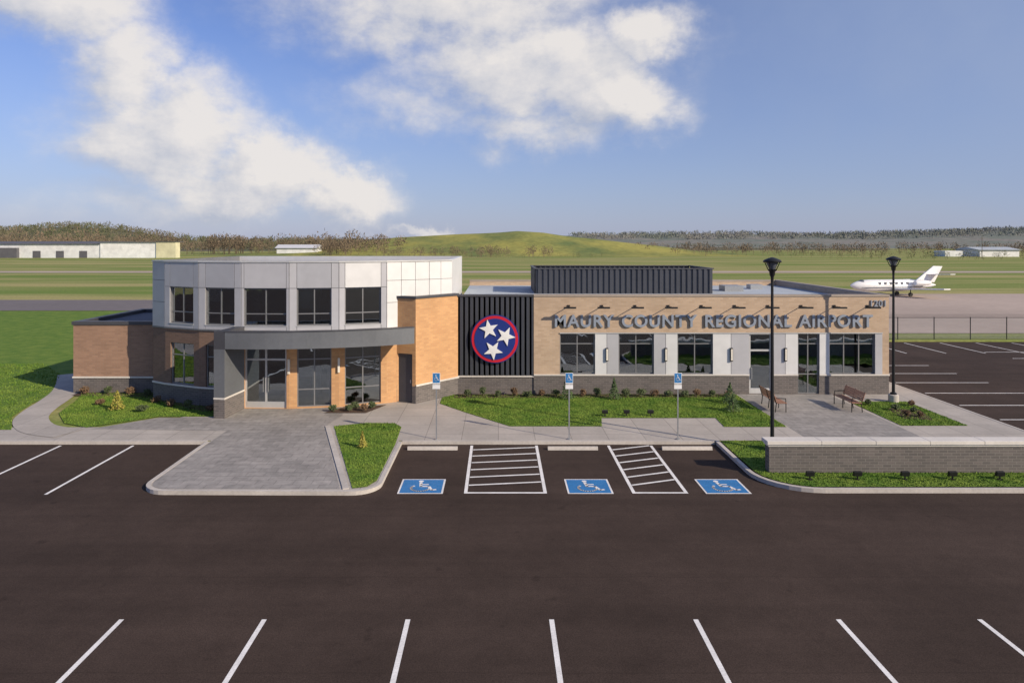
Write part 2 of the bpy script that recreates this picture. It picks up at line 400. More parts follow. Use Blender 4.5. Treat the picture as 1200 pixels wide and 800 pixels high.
# ------------------------------------------------------------------ terminal building
T=empty('airport_terminal')
b={k_:MB() for k_ in ('tan','orange','brown','wing','grey','band','panel','panel2','panel3','backing','canopy','cap','capt','alu','bronze','roof','roofd','inwall','infl','glass','corr','black','lens','steel')}
FW=Frame((0,36),(1,36))
wins=[(3.24,5.09,1.06,3.23),(6.35,8.19,1.06,3.23),(9.45,11.3,1.06,3.23),(13.23,14.45,.02,3.23),(15.8,16.92,.02,3.23),(17.46,19.85,1.06,3.23)]
wallcells(b['grey'],FW,1.87,20.6,0,.98,wins)
wallcells(b['tan'],FW,1.87,3.24,.98,3.25,wins); wallcells(b['tan'],FW,20.25,20.6,.98,3.25,wins)
wallcells(b['backing'],FW,3.24,20.25,.98,3.25,wins,.28,-.02)
wallcells(b['tan'],FW,1.87,20.6,3.25,5.14,wins)
b['tan'].box(20.3,20.6,36.3,50,0,5.14); b['tan'].box(-2.1,20.6,50,50.3,0,5.14)
for a,c in ((1.87,13.23),(14.45,15.8),(16.92,20.62)): b['band'].fbox(FW,a,c,.002,.05,.98,1.055)
b['band'].box(20.602,20.65,36.0,50,.98,1.055)
seg=[(5.09,6.35),(8.19,9.45),(11.3,13.23),(14.45,15.8),(16.92,17.46),(19.85,20.25)]
for i,(a,c) in enumerate(seg):
    n=2 if c-a>.9 else 1
    for j in range(n):
        x0=a+(c-a)*j/n+.012; x1=a+(c-a)*(j+1)/n-.012
        b[('panel2','panel')[(i+j)%2]].fbox(FW,x0,x1,-.02,.025,1.06,3.23)
b['alu'].fbox(FW,3.24,20.25,.0262,.055,3.2,3.25)
for w in wins:
    if w[2]>1: b['alu'].fbox(FW,w[0],w[1],-.28,.03,w[2]-.03,w[2])
for w in wins[:3]: window(b['bronze'],b['glass'],FW,*w,[.5],[2.65],.055)
window(b['bronze'],b['glass'],FW,*wins[5],[1/3,2/3],[2.65],.055)
window(b['alu'],b['glass'],FW,*wins[3],[],[2.3],.1); b['steel'].fbox(FW,13.36,13.39,-.09,-.02,.8,1.4)
b['alu'].fbox(FW,13.33,14.35,-.15,-.085,.04,.3)
window(b['bronze'],b['glass'],FW,*wins[4],[.5],[1.05,2.65],.055)
b['capt'].box(1.85,20.63,35.97,36.33,5.14,5.25); b['capt'].box(20.28,20.63,36.33,50.3,5.14,5.25); b['capt'].box(-2.1,20.28,49.98,50.33,5.14,5.25)
b['roof'].prism([(-2.1,36.3),(20.3,36.3),(20.3,50),(-2.1,50)],4.72,4.85)
def corrug(mb,F,s0,s1,z0,z1,per=.3,dep=.06):
    s=s0; pts=[]
    while s<s1-1e-6:
        for ds,n in ((0,0),(.3,0),(.4,1),(.9,1)):
            q=s+ds*per
            if q<=s1: pts.append((q,n*dep))
        s+=per
    pts.append((s1,pts[-1][1]))
    V=[];Fc=[]
    for q,n in pts:
        x,y=F.p(q,n); V+=[(x,y,z0),(x,y,z1)]
    for i in range(len(pts)-1): Fc.append((2*i,2*i+2,2*i+3,2*i+1))
    mb.add(V,Fc)
SC=[(2.3,42),(13.15,42),(13.15,47),(2.3,47)]
for i in range(4):
    f=Frame(SC[i],SC[(i+1)%4]); corrug(b['corr'],f,0,f.L,4.85,6.36,.34,.07)
    b['cap'].fbox(f,-.08,f.L+.08,-.05,.1,6.36,6.42+.002*i)
b['roofd'].prism([(2.4,42.1),(13.05,42.1),(13.05,46.9),(2.4,46.9)],4.85,5.2)
for x,y,w,d_,h in ((14.6,44,1.2,1.2,.35),(17,46,.8,.8,.3),(9,43.5,2,1.6,1.1)):
    b['steel'].box(x,x+w,y,y+d_,4.85,4.85+h)
f0=Frame((-2.15,36.06),(1.87,36.06))
wallcells(b['grey'],f0,0,f0.L,0,.92,[]); b['band'].fbox(f0,0,f0.L,.002,.06,.9,.975)
wallcells(b['cap'],f0,0,f0.L,.92,5.14,[]); corrug(b['corr'],f0,0.02,f0.L-.02,.98,5.12,.27,.055)
b['cap'].fbox(f0,-.02,f0.L-.0,-.33,.09,5.14,5.245)
b['inwall'].box(1.9,20.3,41.5,41.6,0,3.4); b['inwall'].box(1.9,20.3,36.3,41.5,3.35,3.45); b['infl'].box(1.9,20.3,36.3,41.5,-.05,.03)
for x in (1.9,9.0,12.4,17.1): b['inwall'].box(x,x+.12,36.35 if x<2 else 37.2,41.5,.03,3.35)
for x,w in ((3.6,1.4),(7.0,1.2),(10,1.6),(18,1.8)): b['backing'].box(x,x+w,38.2,38.9,.03,.8); b['black'].box(x+.3,x+.8,38.5,38.55,.82,1.2)
for s0,s1,z in ((3.3,4.13,2.2),(6.4,7.24,2.75),(10.42,11.25,2.45),(17.5,18.25,2.0),(19.1,19.8,2.6)): b['lens'].box(s0,s1,36.2,36.21,z,3.2)
cx,cy,RR=-10.8,44.8,12.0
def P(th,r=RR): return (cx+r*math.sin(R_(th)),cy-r*math.cos(R_(th)))
ed=[-35,-29.9,-18.72,-7.57,3.57,14.72,25.87,37,44]
ww={1:1.6,2:1.6,3:2.06,4:1.62,5:1.76}
Zs,Zt=3.75,7.02
for i in range(8):
    f=Frame(P(ed[i]),P(ed[i+1])); L=f.L; up=[];lo=[]
    if i in ww:
        w=ww[i]; a,c=(L-w)/2,(L+w)/2; up=[(a,c,3.99,5.78)]
        if i<=2: lo=[(a,c,.95,3.0)]
        elif i==3: lo=[(a,c,.02,2.95)]
        else: lo=[(a,c,.06,3.05)]
    wallcells(b['backing'],f,0,L,Zs,Zt,up,.25)
    if i<=2:
        wallcells(b['grey'],f,0,L,0,.86,[]); wallcells(b['brown'],f,0,L,.86,Zs,lo)
        b['band'].fbox(f,0,L,.002,.055,.86,.94)
    else: wallcells(b['orange'],f,0,L,0,Zs,lo)
    g=.011
    def pan(s0,s1,z0,z1,mk): b[mk].fbox(f,s0+g,s1-g,.001,.035,z0+g,z1-g)
    if i in ww:
        pan(0,a,Zs,5.79,'panel'); pan(0,a,5.79,Zt,'panel'); pan(c,L,Zs,5.79,'panel3' if i%2 else 'panel'); pan(c,L,5.79,Zt,'panel')
        pan(a,c,5.79,Zt,'panel2' if i>=5 else ('panel3','panel')[i%2]); pan(a,c,Zs,3.98,'panel')
        window(b['bronze'],b['glass'],f,a,c,3.99,5.78,[.5],[4.55],.05,-.09)
        b['alu'].fbox(f,a-.03,c+.03,-.05,.06,3.955,3.99)
        if i<=2: window(b['bronze'],b['glass'],f,a,c,.95,3.0,[.5],[2.4],.05)
        elif i==3:
            window(b['alu'],b['glass'],f,a,c,.02,2.95,[.5],[2.35],.09)
            for s in ((a+c)/2-.12,(a+c)/2+.12): b['steel'].fbox(f,s-.015,s+.015,-.08,-.03,.8,1.5)
            for s0,s1 in ((a+.1,(a+c)/2-.05),((a+c)/2+.05,c-.1)): b['alu'].fbox(f,s0,s1,-.15,-.088,.1,.32)
        else: window(b['bronze'],b['glass'],f,a,c,.06,3.05,[.5] ,[.9,2.35],.055)
        if i in (2,4): b['lens'].fbox(f,a+.05,(a+c)/2,-.23,-.22,5.1 if i==2 else 4.8,5.75)
    else:
        n=1 if i in(0,) else (3 if i==6 else 2)
        for j in range(n):
            for q,(z0,z1) in enumerate(((Zs,5.0),(5.0,6.1),(6.1,Zt))): pan(L*j/n,L*(j+1)/n,z0,z1,'panel2' if i>5 else 'panel')  # right facets take lighter panels: their sunlit look is put into the colour
    b['alu'].fbox(f,-.01,L+.01,-.3,.075,Zt,Zt+.075)
    b['canopy'].fbox(f,0,L,.036,.06,Zs-.06,Zs)
pa,pb=P(-35),P(44)
b['backing'].prism([pa,(pa[0]+.25,pa[1]),(pa[0]+.25,46),(pa[0],46)],0,Zt+.05)
b['panel2'].prism([pb,(pb[0],46),(pb[0]-.25,46),(pb[0]-.25,pb[1]-.05)],0,Zt+.05)
b['panel'].box(pa[0],pb[0],46,46.25,0,Zt+.05)
inner=[P(t,11.72) for t in ed]+[(pb[0]-.26,45.9),(pa[0]+.26,45.9)]
b['roof'].prism(inner,6.6,6.75); b['inwall'].prism(inner,3.25,3.62); b['infl'].prism(inner,-.05,.03)
b['inwall'].box(-17.3,-2.8,40.5,40.6,.03,6.6)
for t in (-12,8): 
    x,y=P(t,9); b['inwall'].box(x-.2,x+.2,y-.2,y+.2,.03,6.6)
b['backing'].box(-12.5,-9.5,37,37.8,.03,1.1)
RC=13.9; th=[-6.7+ (29.2+6.7)*i/14 for i in range(15)]
for i in range(14):
    q=[P(th[i],RC),P(th[i+1],RC),P(th[i+1],RC-.12),P(th[i],RC-.12)]
    b['canopy'].prism(q,3.16,3.93)
    q=[P(th[i],RC-.12),P(th[i+1],RC-.12),P(th[i+1],12.07),P(th[i],12.07)]
    b['canopy'].prism(q,3.22,3.72)
    q=[P(th[i],RC+.03),P(th[i+1],RC+.03),P(th[i+1],RC-.2),P(th[i],RC-.2)]
    b['cap'].prism(q,3.93,3.97)
q=lambda z0,z1,mk,e=0: b[mk].prism([P(-8.9,RC+e),P(-6.75+e*2,RC+e),P(-6.75+e*2,12.04),P(-8.9,12.04)],z0,z1)
q(0,.86,'grey'); q(.86,.94,'band',.03); q(.94,3.14,'canopy'); q(3.14,3.95,'cap')
fA=Frame((-5.2,34.33),(-4.1,33.86)); fB=Frame((-4.1,33.86),(-2.13,36.02))
door=[(.12,1.0,.02,2.45)]
for f,o in ((fA,door),(fB,[])):
    wallcells(b['grey'],f,0,f.L,0,.86,o,.28,-.0); wallcells(b['orange'],f,0,f.L,.86,5.2,o,.28)
    if not o: b['band'].fbox(f,0,f.L+.03,.002,.055,.86,.94)
    b['cap'].fbox(f,-.04,f.L+.03,-.3,.05,5.2,5.32 if o else 5.318)
b['cap'].fbox(fA,.12,1.0,-.15,-.08,.02,2.45); b['steel'].fbox(fA,.85,.9,-.08,-.04,1.0,1.15)
b['roofd'].prism([(-5.1,34.65),(-4.1,34.2),(-2.4,36.1),(-2.4,37)],4.9,5.0)
fL=Frame((-22.6,36.3),(-17.66,36.3))
wallcells(b['grey'],fL,0,fL.L,0,.80,[]); wallcells(b['wing'],fL,0,fL.L,.80,3.62,[]); b['band'].fbox(fL,-.03,fL.L,.002,.055,.80,.88)
b['wing'].box(-22.6,-22.3,36.6,43,0,3.62); b['wing'].box(-22.6,-17.66,43,43.3,0,3.62)
b['cap'].box(-22.66,-17.7,36.24,36.64,3.62,3.8); b['cap'].box(-22.66,-22.26,36.64,43.36,3.62,3.8); b['cap'].box(-22.26,-17.7,42.96,43.36,3.62,3.8)
b['roofd'].box(-22.3,-17.7,36.6,43,3.5,3.6)
b['steel'].cyl((-17.95,36.2,0),(-17.95,36.2,3.6),.05)
for x in (5.72,8.82,12.27,15.12):
    b['black'].fbox(FW,x-.06,x+.06,.026,.13,1.75,2.45); b['lens'].fbox(FW,x-.045,x+.045,.131,.14,1.8,2.4)
for i in (3,4):
    x=Frame(P(ed[i]),P(ed[i+1])); b['lens'].fbox(x,x.L-.05,x.L+.05,.02,.12,1.7,2.4)
for i in range(10):
    x=3.7+i*1.75
    b['black'].cyl((x,36,4.62),(x,35.35,4.66),.022,n=6); b['black'].box(x-.07,x+.07,35.96,36.0,4.54,4.7)
    b['black'].prism([(x-.32,35.24),(x+.32,35.24),(x+.32,35.36),(x-.32,35.36)],4.58,4.66)
for k_,m_ in b.items():
    nm={'tan':'tan_brick_walls','orange':'warm_brick_walls','brown':'brown_brick_walls','wing':'wing_walls','grey':'grey_brick_base','band':'stone_band','panel':'wall_panels','panel2':'light_wall_panels','panel3':'mid_wall_panels','backing':'panel_backing','canopy':'entrance_canopy','cap':'dark_coping','capt':'tan_coping','alu':'aluminium_trim','bronze':'window_frames','roof':'roof','roofd':'dark_roof','inwall':'interior_walls','infl':'interior_floor','glass':'window_glass','corr':'corrugated_cladding','black':'sign_lights','lens':'sconces_and_blinds','steel':'metal_fittings'}[k_]
    if m_.v: m_.obj(nm,k_,T)
def text(body,x0,x1,z,h,y,m,parent,name,ext=.05,off=.0):
    c=bpy.data.curves.new(name,'FONT'); c.body=body; c.extrude=ext; c.offset=off; c.size=1; c.space_character=1.12; c.space_word=1.25
    o=bpy.data.objects.new(name,c); COL.objects.link(o); c.materials.append(M[m]); o.rotation_euler=(math.pi/2,0,0)
    bpy.context.view_layer.update(); bb=[Vector(q) for q in o.bound_box]
    xa=min(q.x for q in bb);xb=max(q.x for q in bb);ya=min(q.y for q in bb);yb=max(q.y for q in bb)
    sx=(x1-x0)/(xb-xa); sy=h/(yb-ya); o.scale=(sx,sy,1); o.location=(x0-xa*sx,y,z-ya*sy); o.parent=parent; return o
text('MAURY COUNTY REGIONAL AIRPORT',2.97,19.7,3.54,.66,35.93,'letter',T,'name_letters',.035,.022)
text('1201',19.62,20.4,4.62,.34,35.96,'letter',T,'street_number',.02,.015)
e=empty('tri_star_emblem'); ex,ez=-.18,2.93
def disc(r,y0,y1,n=64):
    m_=MB(); V=[]
    for y in (y0,y1):
        V+=[(ex+r*math.cos(2*math.pi*i/n),y,ez+r*math.sin(2*math.pi*i/n)) for i in range(n)]
    m_.add(V,[tuple(range(n)),tuple(range(n,2*n))[::-1]]+[(i,n+i,n+(i+1)%n,(i+1)%n) for i in range(n)]); return m_
disc(1.27,35.99,35.84).obj('outer_edge','navy',e); disc(1.22,35.85,35.81).obj('red_ring','red',e); disc(1.08,35.83,35.79).obj('navy_field','navy',e)
m_=MB()
for sx,sz,rt in ((-.34,.56,10),(.60,.17,-25),(-.10,-.62,40)):
    V=[];
    for y in (35.74,35.80):
        for i in range(10):
            r=.52 if i%2==0 else .21; t=R_(90+rt+36*i); V.append((ex+sx*.93+r*math.cos(t),y,ez+sz*.93+r*math.sin(t)))
    V.append((ex+sx*.93,35.735,ez+sz*.93))
    m_.add(V,[(20,i,(i+1)%10) for i in range(10)]+[(i,10+i,10+(i+1)%10,(i+1)%10) for i in range(10)])
m_.obj('stars','white',e)

# ------------------------------------------------------------------ low brick wall
e=empty('low_brick_wall')
m_=MB(); m_.box(9.4,28,23.7,24.05,-.1,.93); m_.obj('brick_body','grey',e)
m_=MB(); m_.box(9.36,28.04,23.655,24.09,.93,1.0); m_.obj('cap_lower','band',e)
m_=MB()
for i in range(10): m_.box(9.3+i*1.88+.004,9.3+(i+1)*1.88-.004,23.6,24.15,1.0,1.13)
m_.obj('cap_stones','band',e,bevel=.012)
def flood(x,y,face=1):
    e=empty('ground_floodlight',(x,y,.02)); m_=MB()
    m_.cyl((0,0,0),(0,0,.12),.025,n=8); m_.cyl((0,0,0),(0,0,.02),.08,n=12)
    V=[(-.13,-.05,.12),(.13,-.05,.12),(.13,.08*face,.10),(-.13,.08*face,.10),(-.13,-.08,.26),(.13,-.08,.26),(.13,.03*face,.28),(-.13,.03*face,.28)]
    m_.add(V,[(0,3,2,1),(4,5,6,7),(0,1,5,4),(1,2,6,5),(2,3,7,6),(3,0,4,7)]); m_.obj('lamp_body','black',e)
for x in (10.5,12.1,13.7,15.3,16.9,18.4): flood(x,23.0)
for x in (4.9,5.9,7.0): flood(x,31.4)
def street_lamp(x,y,top):
    e=empty('street_lamp',(x,y,0))
    m_=MB(); m_.lathe((0,0,0),(0,0,1),[(0,.24),(.35,.24),(.38,.2)],20); m_.obj('concrete_base','kerb',e,True)
    m_=MB(); m_.lathe((0,0,.38),(0,0,1),[(0,.16),(.06,.16),(.12,.075),(top-1.3,.05)],14); m_.obj('pole','black',e,True)
    z=top-.95; m_=MB()
    m_.lathe((0,0,z),(0,0,1),[(0,.05),(.2,.06),(.28,.10),(.4,.11),(.43,.14),(.5,.16)],20)
    m_.lathe((0,0,z+.76),(0,0,1),[(0,.33),(.04,.345),(.09,.31),(.16,.15),(.2,.03)],24)
    for i in range(4):
        t=R_(45+90*i); m_.cyl((.15*math.cos(t),.15*math.sin(t),z+.45),(.31*math.cos(t),.31*math.sin(t),z+.8),.018,n=6)
    m_.obj('lamp_head','black',e,True)
    m_=MB(); m_.lathe((0,0,z+.48),(0,0,1),[(0,.10),(.15,.17),(.28,.23)],20); m_.obj('lamp_bowl',M['jetd'],e,True)
street_lamp(10.55,26.3,7.42); street_lamp(19.85,34.3,7.3)
for x in (-2.52,2.88,7.3):
    e=empty('accessible_parking_sign',(x,27.75,0))
    m_=MB(); m_.box(-.025,.025,.0,.03,0,2.7); m_.cyl((0,.015,0),(0,.015,.03),.09,n=12); m_.obj('post','steel',e)
    m_=MB(); m_.box(-.155,.155,-.012,-.002,2.25,2.7); m_.obj('plate_white','white',e,bevel=.004)
    m_=MB(); m_.box(-.14,.14,-.016,-.0125,2.3,2.685); m_.obj('plate_blue','bluepaint',e)
    m_=MB(); wheelchair(m_,lambda u,v:(u*.26,-.0175,2.5+v*.3)); m_.obj('symbol','white',e)
    m_=MB(); m_.box(-.155,.155,-.012,-.002,2.05,2.22); m_.obj('lower_plate','white',e)
def bench(x,y,rot):
    e=empty('park_bench',(x,y,.006),rot)
    m_=MB(); L=.92
    for i in range(6):
        y0=-.22+i*.078; m_.box(-L,L,y0,y0+.062,.43,.455)
    for i in range(5):
        z=.52+i*.082; yy=.26+i*.028
        V=[(-L,yy,z),(L,yy,z),(L,yy+.022,z+.065),(-L,yy+.022,z+.065)]; V+=[(a,b_+.022,c) for a,b_,c in V]
        m_.add(V,[(0,1,2,3),(7,6,5,4),(0,4,5,1),(1,5,6,2),(2,6,7,3),(3,7,4,0)])
    m_.obj('slats','wood',e)
    m_=MB()
    for sx in (-L+.08,0,L-.08):
        m_.cyl((sx,-.2,0),(sx,-.2,.43),.022,n=8); m_.cyl((sx,.3,0),(sx,.25,.43),.022,n=8)
        m_.cyl((sx,-.22,.42),(sx,.27,.42),.02,n=8); m_.cyl((sx,.27,.42),(sx,.42,.94),.02,n=8)
        if sx: m_.cyl((sx,-.2,.43),(sx,-.18,.64),.018,n=8); m_.cyl((sx,-.2,.64),(sx,.3,.66),.022,n=8)
    m_.obj('iron_frame','black',e,True)
bench(13.35,33.0,math.pi/2); bench(16.85,33.0,-math.pi/2)
# ------------------------------------------------------------------ plants
def leafcloud(n,fn,size):
    V=[];F=[]
    for i in range(n):
        p=Vector(fn()); a=Vector(rng.normal(0,1,3)).normalized(); b_=a.orthogonal().normalized(); s=size*random.uniform(.6,1.3)
        o=len(V); V+=[p-b_*s*.5,p+a*s,p+b_*s*.5,p-a*s*.4]; F.append((o,o+1,o+2,o+3))
    return V,F
def shrub(x,y,r,h,m,name='shrub'):
    e=empty(name,(x,y,.02)); m_=MB()
    lob=[(random.uniform(-.4,.4)*r,random.uniform(-.4,.4)*r,random.uniform(.35,.7)*h,random.uniform(.45,.7)*r) for _ in range(6)]
    def fn():
        a=random.choice(lob); d=Vector(rng.normal(0,1,3)).normalized()*a[3]*random.uniform(.6,1.1)
        return (a[0]+d.x,a[1]+d.y,max(.02,a[2]+d.z*h/(2*r)))
    V,F=leafcloud(int(260+500*r),fn,.05); m_.add(V,F); m_.obj('leaves',m,e)
    m_=MB()
    for l in lob: m_.cyl((0,0,0),(l[0],l[1],l[2]),.012,.006,n=5)
    m_.obj('stems','bark',e)
def conifer(x,y,r,h,m,name='conifer'):
    e=empty(name,(x,y,.02)); m_=MB()
    def fn():
        t=random.random()**1.3; rr=r*(1-t)*random.uniform(.5,1.1)*(1+.25*math.sin(t*40)); a=random.uniform(0,6.283)
        return (rr*math.cos(a),rr*math.sin(a),.06+t*h)
    V,F=leafcloud(int(700*h),fn,.055); m_.add(V,F); m_.obj('needles',m,e)
    m_=MB(); m_.cyl((0,0,0),(0,0,h),.03,.006,n=6); m_.obj('trunk','bark',e)
for x in (-1.6,-.8,0,.8,1.5,2.3,3.0,4.4,5.1,6.6,7.4,8.1,8.8,9.6,10.3,11.1,11.9):
    shrub(x,35.45+random.uniform(-.15,.12),random.uniform(.2,.32),random.uniform(.3,.52),random.choice(['shrub','shrub','shrubb']))
conifer(3.5,34.9,.32,1.1,'conif'); conifer(5.9,34.8,.3,1.0,'conif'); conifer(11.5,33.9,.38,.95,'conif'); conifer(11.1,32.3,.35,.75,'conif')
conifer(-18.2,32.6,.32,.85,'golden','golden_conifer'); conifer(-5.3,26.6,.16,.55,'golden','golden_conifer')
for x,y in ((-21.8,36),(-20.6,36),(-19.4,35.9),(-18.2,35.4),(-17,34),(-15.9,33.2),(-14.8,32.7),(-13.6,32.4),(-19.6,33.6),(-16.8,32.2)):
    shrub(x,y,random.uniform(.2,.32),random.uniform(.28,.45),random.choice(['shrub','shrubb']))
for x,y in ((-7.8,32.3),(-7.1,32.3),(-6.4,32.35),(-6.9,32.9),(-6.1,32.9)): shrub(x,y,.22,.33,random.choice(['shrub','shrubb']))
for x,y in ((18.7,31.3),(19.3,31.2),(19.6,32.2),(18.9,32.5),(20.2,33.4),(18.2,33.6)): shrub(x,y,.18,.3,random.choice(['shrub','shrubb']))
# ------------------------------------------------------------------ fence
e=empty('chain_link_fence'); FY=56.4; m_=MB()
for i in range(24): x=21+i*3.0; m_.cyl((x,FY,-.1),(x,FY,1.85),.035,n=6)
m_.cyl((21,FY,1.8),(90,FY,1.8),.025,n=6); m_.cyl((21,FY,.08),(90,FY,.08),.015,n=5)
for j in range(3): m_.cyl((21,FY-.08*j-.06,1.92+j*.08),(90,FY-.08*j-.06,1.92+j*.08),.008,n=4)
m_.obj('posts_and_rails','black',e)
m_=MB(); x=21
while x<90:
    for d_ in (1.72,-1.72):
        xa=x if d_>0 else x+1.72; m_.add([(xa,FY,.08),(xa+.014,FY,.08),(xa+d_+.014,FY,1.8),(xa+d_,FY,1.8)],[(0,1,2,3)])
    x+=.13
m_.obj('wire_mesh','steel',e)
# ------------------------------------------------------------------ airfield
m_=MB(); m_.poly([(-400,80),(-12,80),(-12,95),(-400,95)],.012); m_.poly([(-14,60),(15,60),(15,95),(-14,95)],.02); m_.obj('taxiway','taxi')
m_=MB(); m_.poly([(15,60),(300,60),(300,106),(15,106)],.028); m_.obj('apron','apron')
m_=MB(); m_.poly([(-900,180),(900,180),(900,190),(-900,190)],.0); m_.obj('runway','apron')
J=empty('business_jet',(59.2,102,0),R_(8))
m_=MB(); m_.lathe((-7.2,0,1.6),(1,0,0),[(0,.03),(.15,.2),(.6,.45),(1.2,.66),(2,.82),(3,.88),(8.5,.88),(10.2,.76),(12,.5),(13.6,.2),(14,.06)],24); m_.obj('fuselage','jet',J,True)
m_=MB()
hexf=[(0,1,2,3),(7,6,5,4),(0,4,5,1),(1,5,6,2),(2,6,7,3),(3,7,4,0)]
for s in (-1,1):
    V=[(-1.2,s*.5,1.0),(2.2,s*.5,1.0),(3.1,s*7,1.35),(2.1,s*7,1.35)]; V=V+[(a,b_,c+.16) for a,b_,c in V]
    m_.add(V,hexf)
V=[(3.4,-.1,2.25),(6.5,-.1,2.0),(7.9,-.06,4.4),(6.4,-.06,4.45)];V=V+[(a,-b_,c) for a,b_,c in V]
m_.add(V,hexf)
for s in (-1,1):
    V=[(5.2,s*.05,3.15),(6.8,s*.05,3.1),(7.8,s*2.6,3.25),(7.0,s*2.6,3.25)];V=V+[(a,b_,c+.1) for a,b_,c in V]
    m_.add(V,hexf)
m_.obj('wings_and_tail','jet',J)
m_=MB()
for s in (-1,1): m_.lathe((2.3,s*1.3,2.0),(1,0,0),[(0,.36),(.2,.42),(1.5,.42),(2.5,.28)],18)
m_.obj('engines','jet',J,True)
m_=MB()
for s in (-1,1):
    for i in range(6): m_.box(-3.2+i*.9,-2.85+i*.9,s*.84,s*.905,1.8,2.1)
m_.lathe((-6.0,0,1.83),(1,0,0),[(0,.43),(.5,.63),(.7,.66)],16); m_.box(-6,5.5,-.91,-.88,1.3,1.4)
m_.obj('windows','jetd',J)
m_=MB()
for x,y in ((-5,0),(1.5,-1.4),(1.5,1.4)): m_.cyl((x,y,.3),(x,y,1.2),.06,n=8); m_.cyl((x,y-.12,.3),(x,y+.12,.3),.3,n=14)
m_.obj('landing_gear','black',J)
e=empty('warehouse'); m_=MB(); m_.box(-330,-205,352,400,0,7.2); m_.obj('main_hall','ware',e)
m_=MB(); m_.box(-205,-176,351.5,358,0,8.0); m_.obj('white_hall','white',e)
m_=MB(); m_.box(-176,-166,351,356,0,8.2); m_.obj('cream_hall','cream',e)
m_=MB(); m_.add([(-332,351,7.2),(-205,351,7.2),(-205,376,8.6),(-332,376,8.6),(-332,401,7.2),(-205,401,7.2)],[(0,1,2,3),(3,2,5,4),(1,5,2),(0,3,4)]); m_.box(-206,-165.5,350.5,359,8.21,8.5); m_.obj('roof','roofd',e)
m_=MB()
for x in (-322,-310,-298,-240,-228,-216): m_.box(x,x+4,351.85,351.99,0,3.6)
m_.box(-266,-247,350,351.98,0,5.2)
m_.obj('doors','roofd',e)
e=empty('small_hangar'); m_=MB(); m_.box(-139,-114,428,440,0,4.4); m_.obj('walls','ware',e)
m_=MB(); m_.add([(-140,427,4.4),(-113,427,4.4),(-113,434,6.6),(-140,434,6.6),(-140,441,4.4),(-113,441,4.4)],[(0,1,2,3),(3,2,5,4),(1,5,2),(0,3,4)]); m_.obj('roof','panel2',e)
e=empty('small_hangar'); m_=MB(); m_.box(268,290,380,400,0,3.8); m_.box(252,262,385,395,0,3.2); m_.obj('walls','ware',e)
m_=MB(); m_.add([(267,379,3.8),(291,379,3.8),(291,390,5.4),(267,390,5.4),(267,401,3.8),(291,401,3.8)],[(0,1,2,3),(3,2,5,4),(1,5,2),(0,3,4)]); m_.obj('roof','roof',e)
for x,y,h in ((248,350,11),(305,360,9)):
    e=empty('utility_pole',(x,y,0)); m_=MB(); m_.cyl((0,0,0),(0,0,h),.16,.1,8); m_.box(-1.1,1.1,-.06,.06,h-1,h-.85); m_.obj('pole_and_crossarm','bark',e)
# ------------------------------------------------------------------ hills and tree masses
def hill(name,xs,ys,hf,m):
    V=[(x,y,hf(x,y)) for y in ys for x in xs]; n=len(xs)
    F=[(j*n+i,j*n+i+1,(j+1)*n+i+1,(j+1)*n+i) for j in range(len(ys)-1) for i in range(n-1)]
    q=MB(); q.add(V,F); return q.obj(name,m,None,True)
def interp(x,pts):
    X=[p[0] for p in pts];Y=[p[1] for p in pts]; return float(np.interp(x,X,Y))
def sm(t): t=max(0,min(1,t)); return t*t*(3-2*t)
mp_=[(-200,-1),(-150,3),(-110,8),(-80,12),(-45,14),(0,16),(15,17),(35,16),(60,12.5),(100,8),(150,2),(175,-1)]
mound_h=lambda x,y: interp(x,mp_)*sm((y-370)/170)*sm((760-y)/120)-.3+ .6*mnoise.noise((x*.03,y*.03,1))
hill('green_hill',np.linspace(-200,180,150),np.linspace(365,760,70),mound_h,'mound')
lp=[(-2200,14),(-1300,22),(-900,14),(-720,17),(-650,22),(-580,30),(-520,28),(-470,20),(-420,13),(-380,8),(-240,6),(-100,5),(100,3),(300,2),(500,0)]
def lh(x,y):
    n=mnoise.noise((x*.006,y*.006,3))*4+mnoise.noise((x*.05,y*.05,5))*1.6+mnoise.noise((x*.15,y*.15,5))*1.0
    return (interp(x,lp)+n)*sm((y-520)/380)-1
hill('wooded_hill',np.linspace(-2200,500,900),np.linspace(520,930,50),lh,'forest')
rp=[(-400,14),(0,18),(300,22),(480,25),(620,21),(800,28),(980,34),(1200,32),(1500,28),(2600,36)]
def rh(x,y):
    n=mnoise.noise((x*.003,y*.003,9))*5+mnoise.noise((x*.03,y*.03,5))*1.6+mnoise.noise((x*.1,y*.1,5))*1.2
    return (interp(x,rp)+n)*sm((y-800)/600)-1
hill('distant_ridge',np.linspace(-400,2600,800),np.linspace(800,1450,40),rh,'foresthaze')
def treemass(name,trees,m,nt_=70,ts=.10,wf=1):
    V=[];F=[]
    for x,y,z,h in trees:
        w=h*random.uniform(.28,.42)*wf; o=len(V); V+=[(x-.02*h,y,z),(x+.02*h,y,z),(x,y,z+h*.7)]; F.append((o,o+1,o+2))
        P_=rng.normal(0,1,(nt_,3)); P_/=np.linalg.norm(P_,axis=1)[:,None]; P_*=(rng.uniform(.2,1,nt_)**.5)[:,None]
        D=rng.normal(0,1,(nt_,3)); D/=np.linalg.norm(D,axis=1)[:,None]
        for p,d in zip(P_,D):
            c=np.array((x+p[0]*w,y+p[1]*w,z+h*.62+p[2]*h*.38)); s=h*ts
            o=len(V); dd=np.array((d[0]*.5,d[1]*.5,abs(d[2])+.3))
            V+=[tuple(c-d*s*.35),tuple(c+d*s*.35),tuple(c+dd*s*1.3)]; F.append((o,o+1,o+2))
    q=MB(); q.v=V; q.f=F; q.obj(name,m)
tr=[]
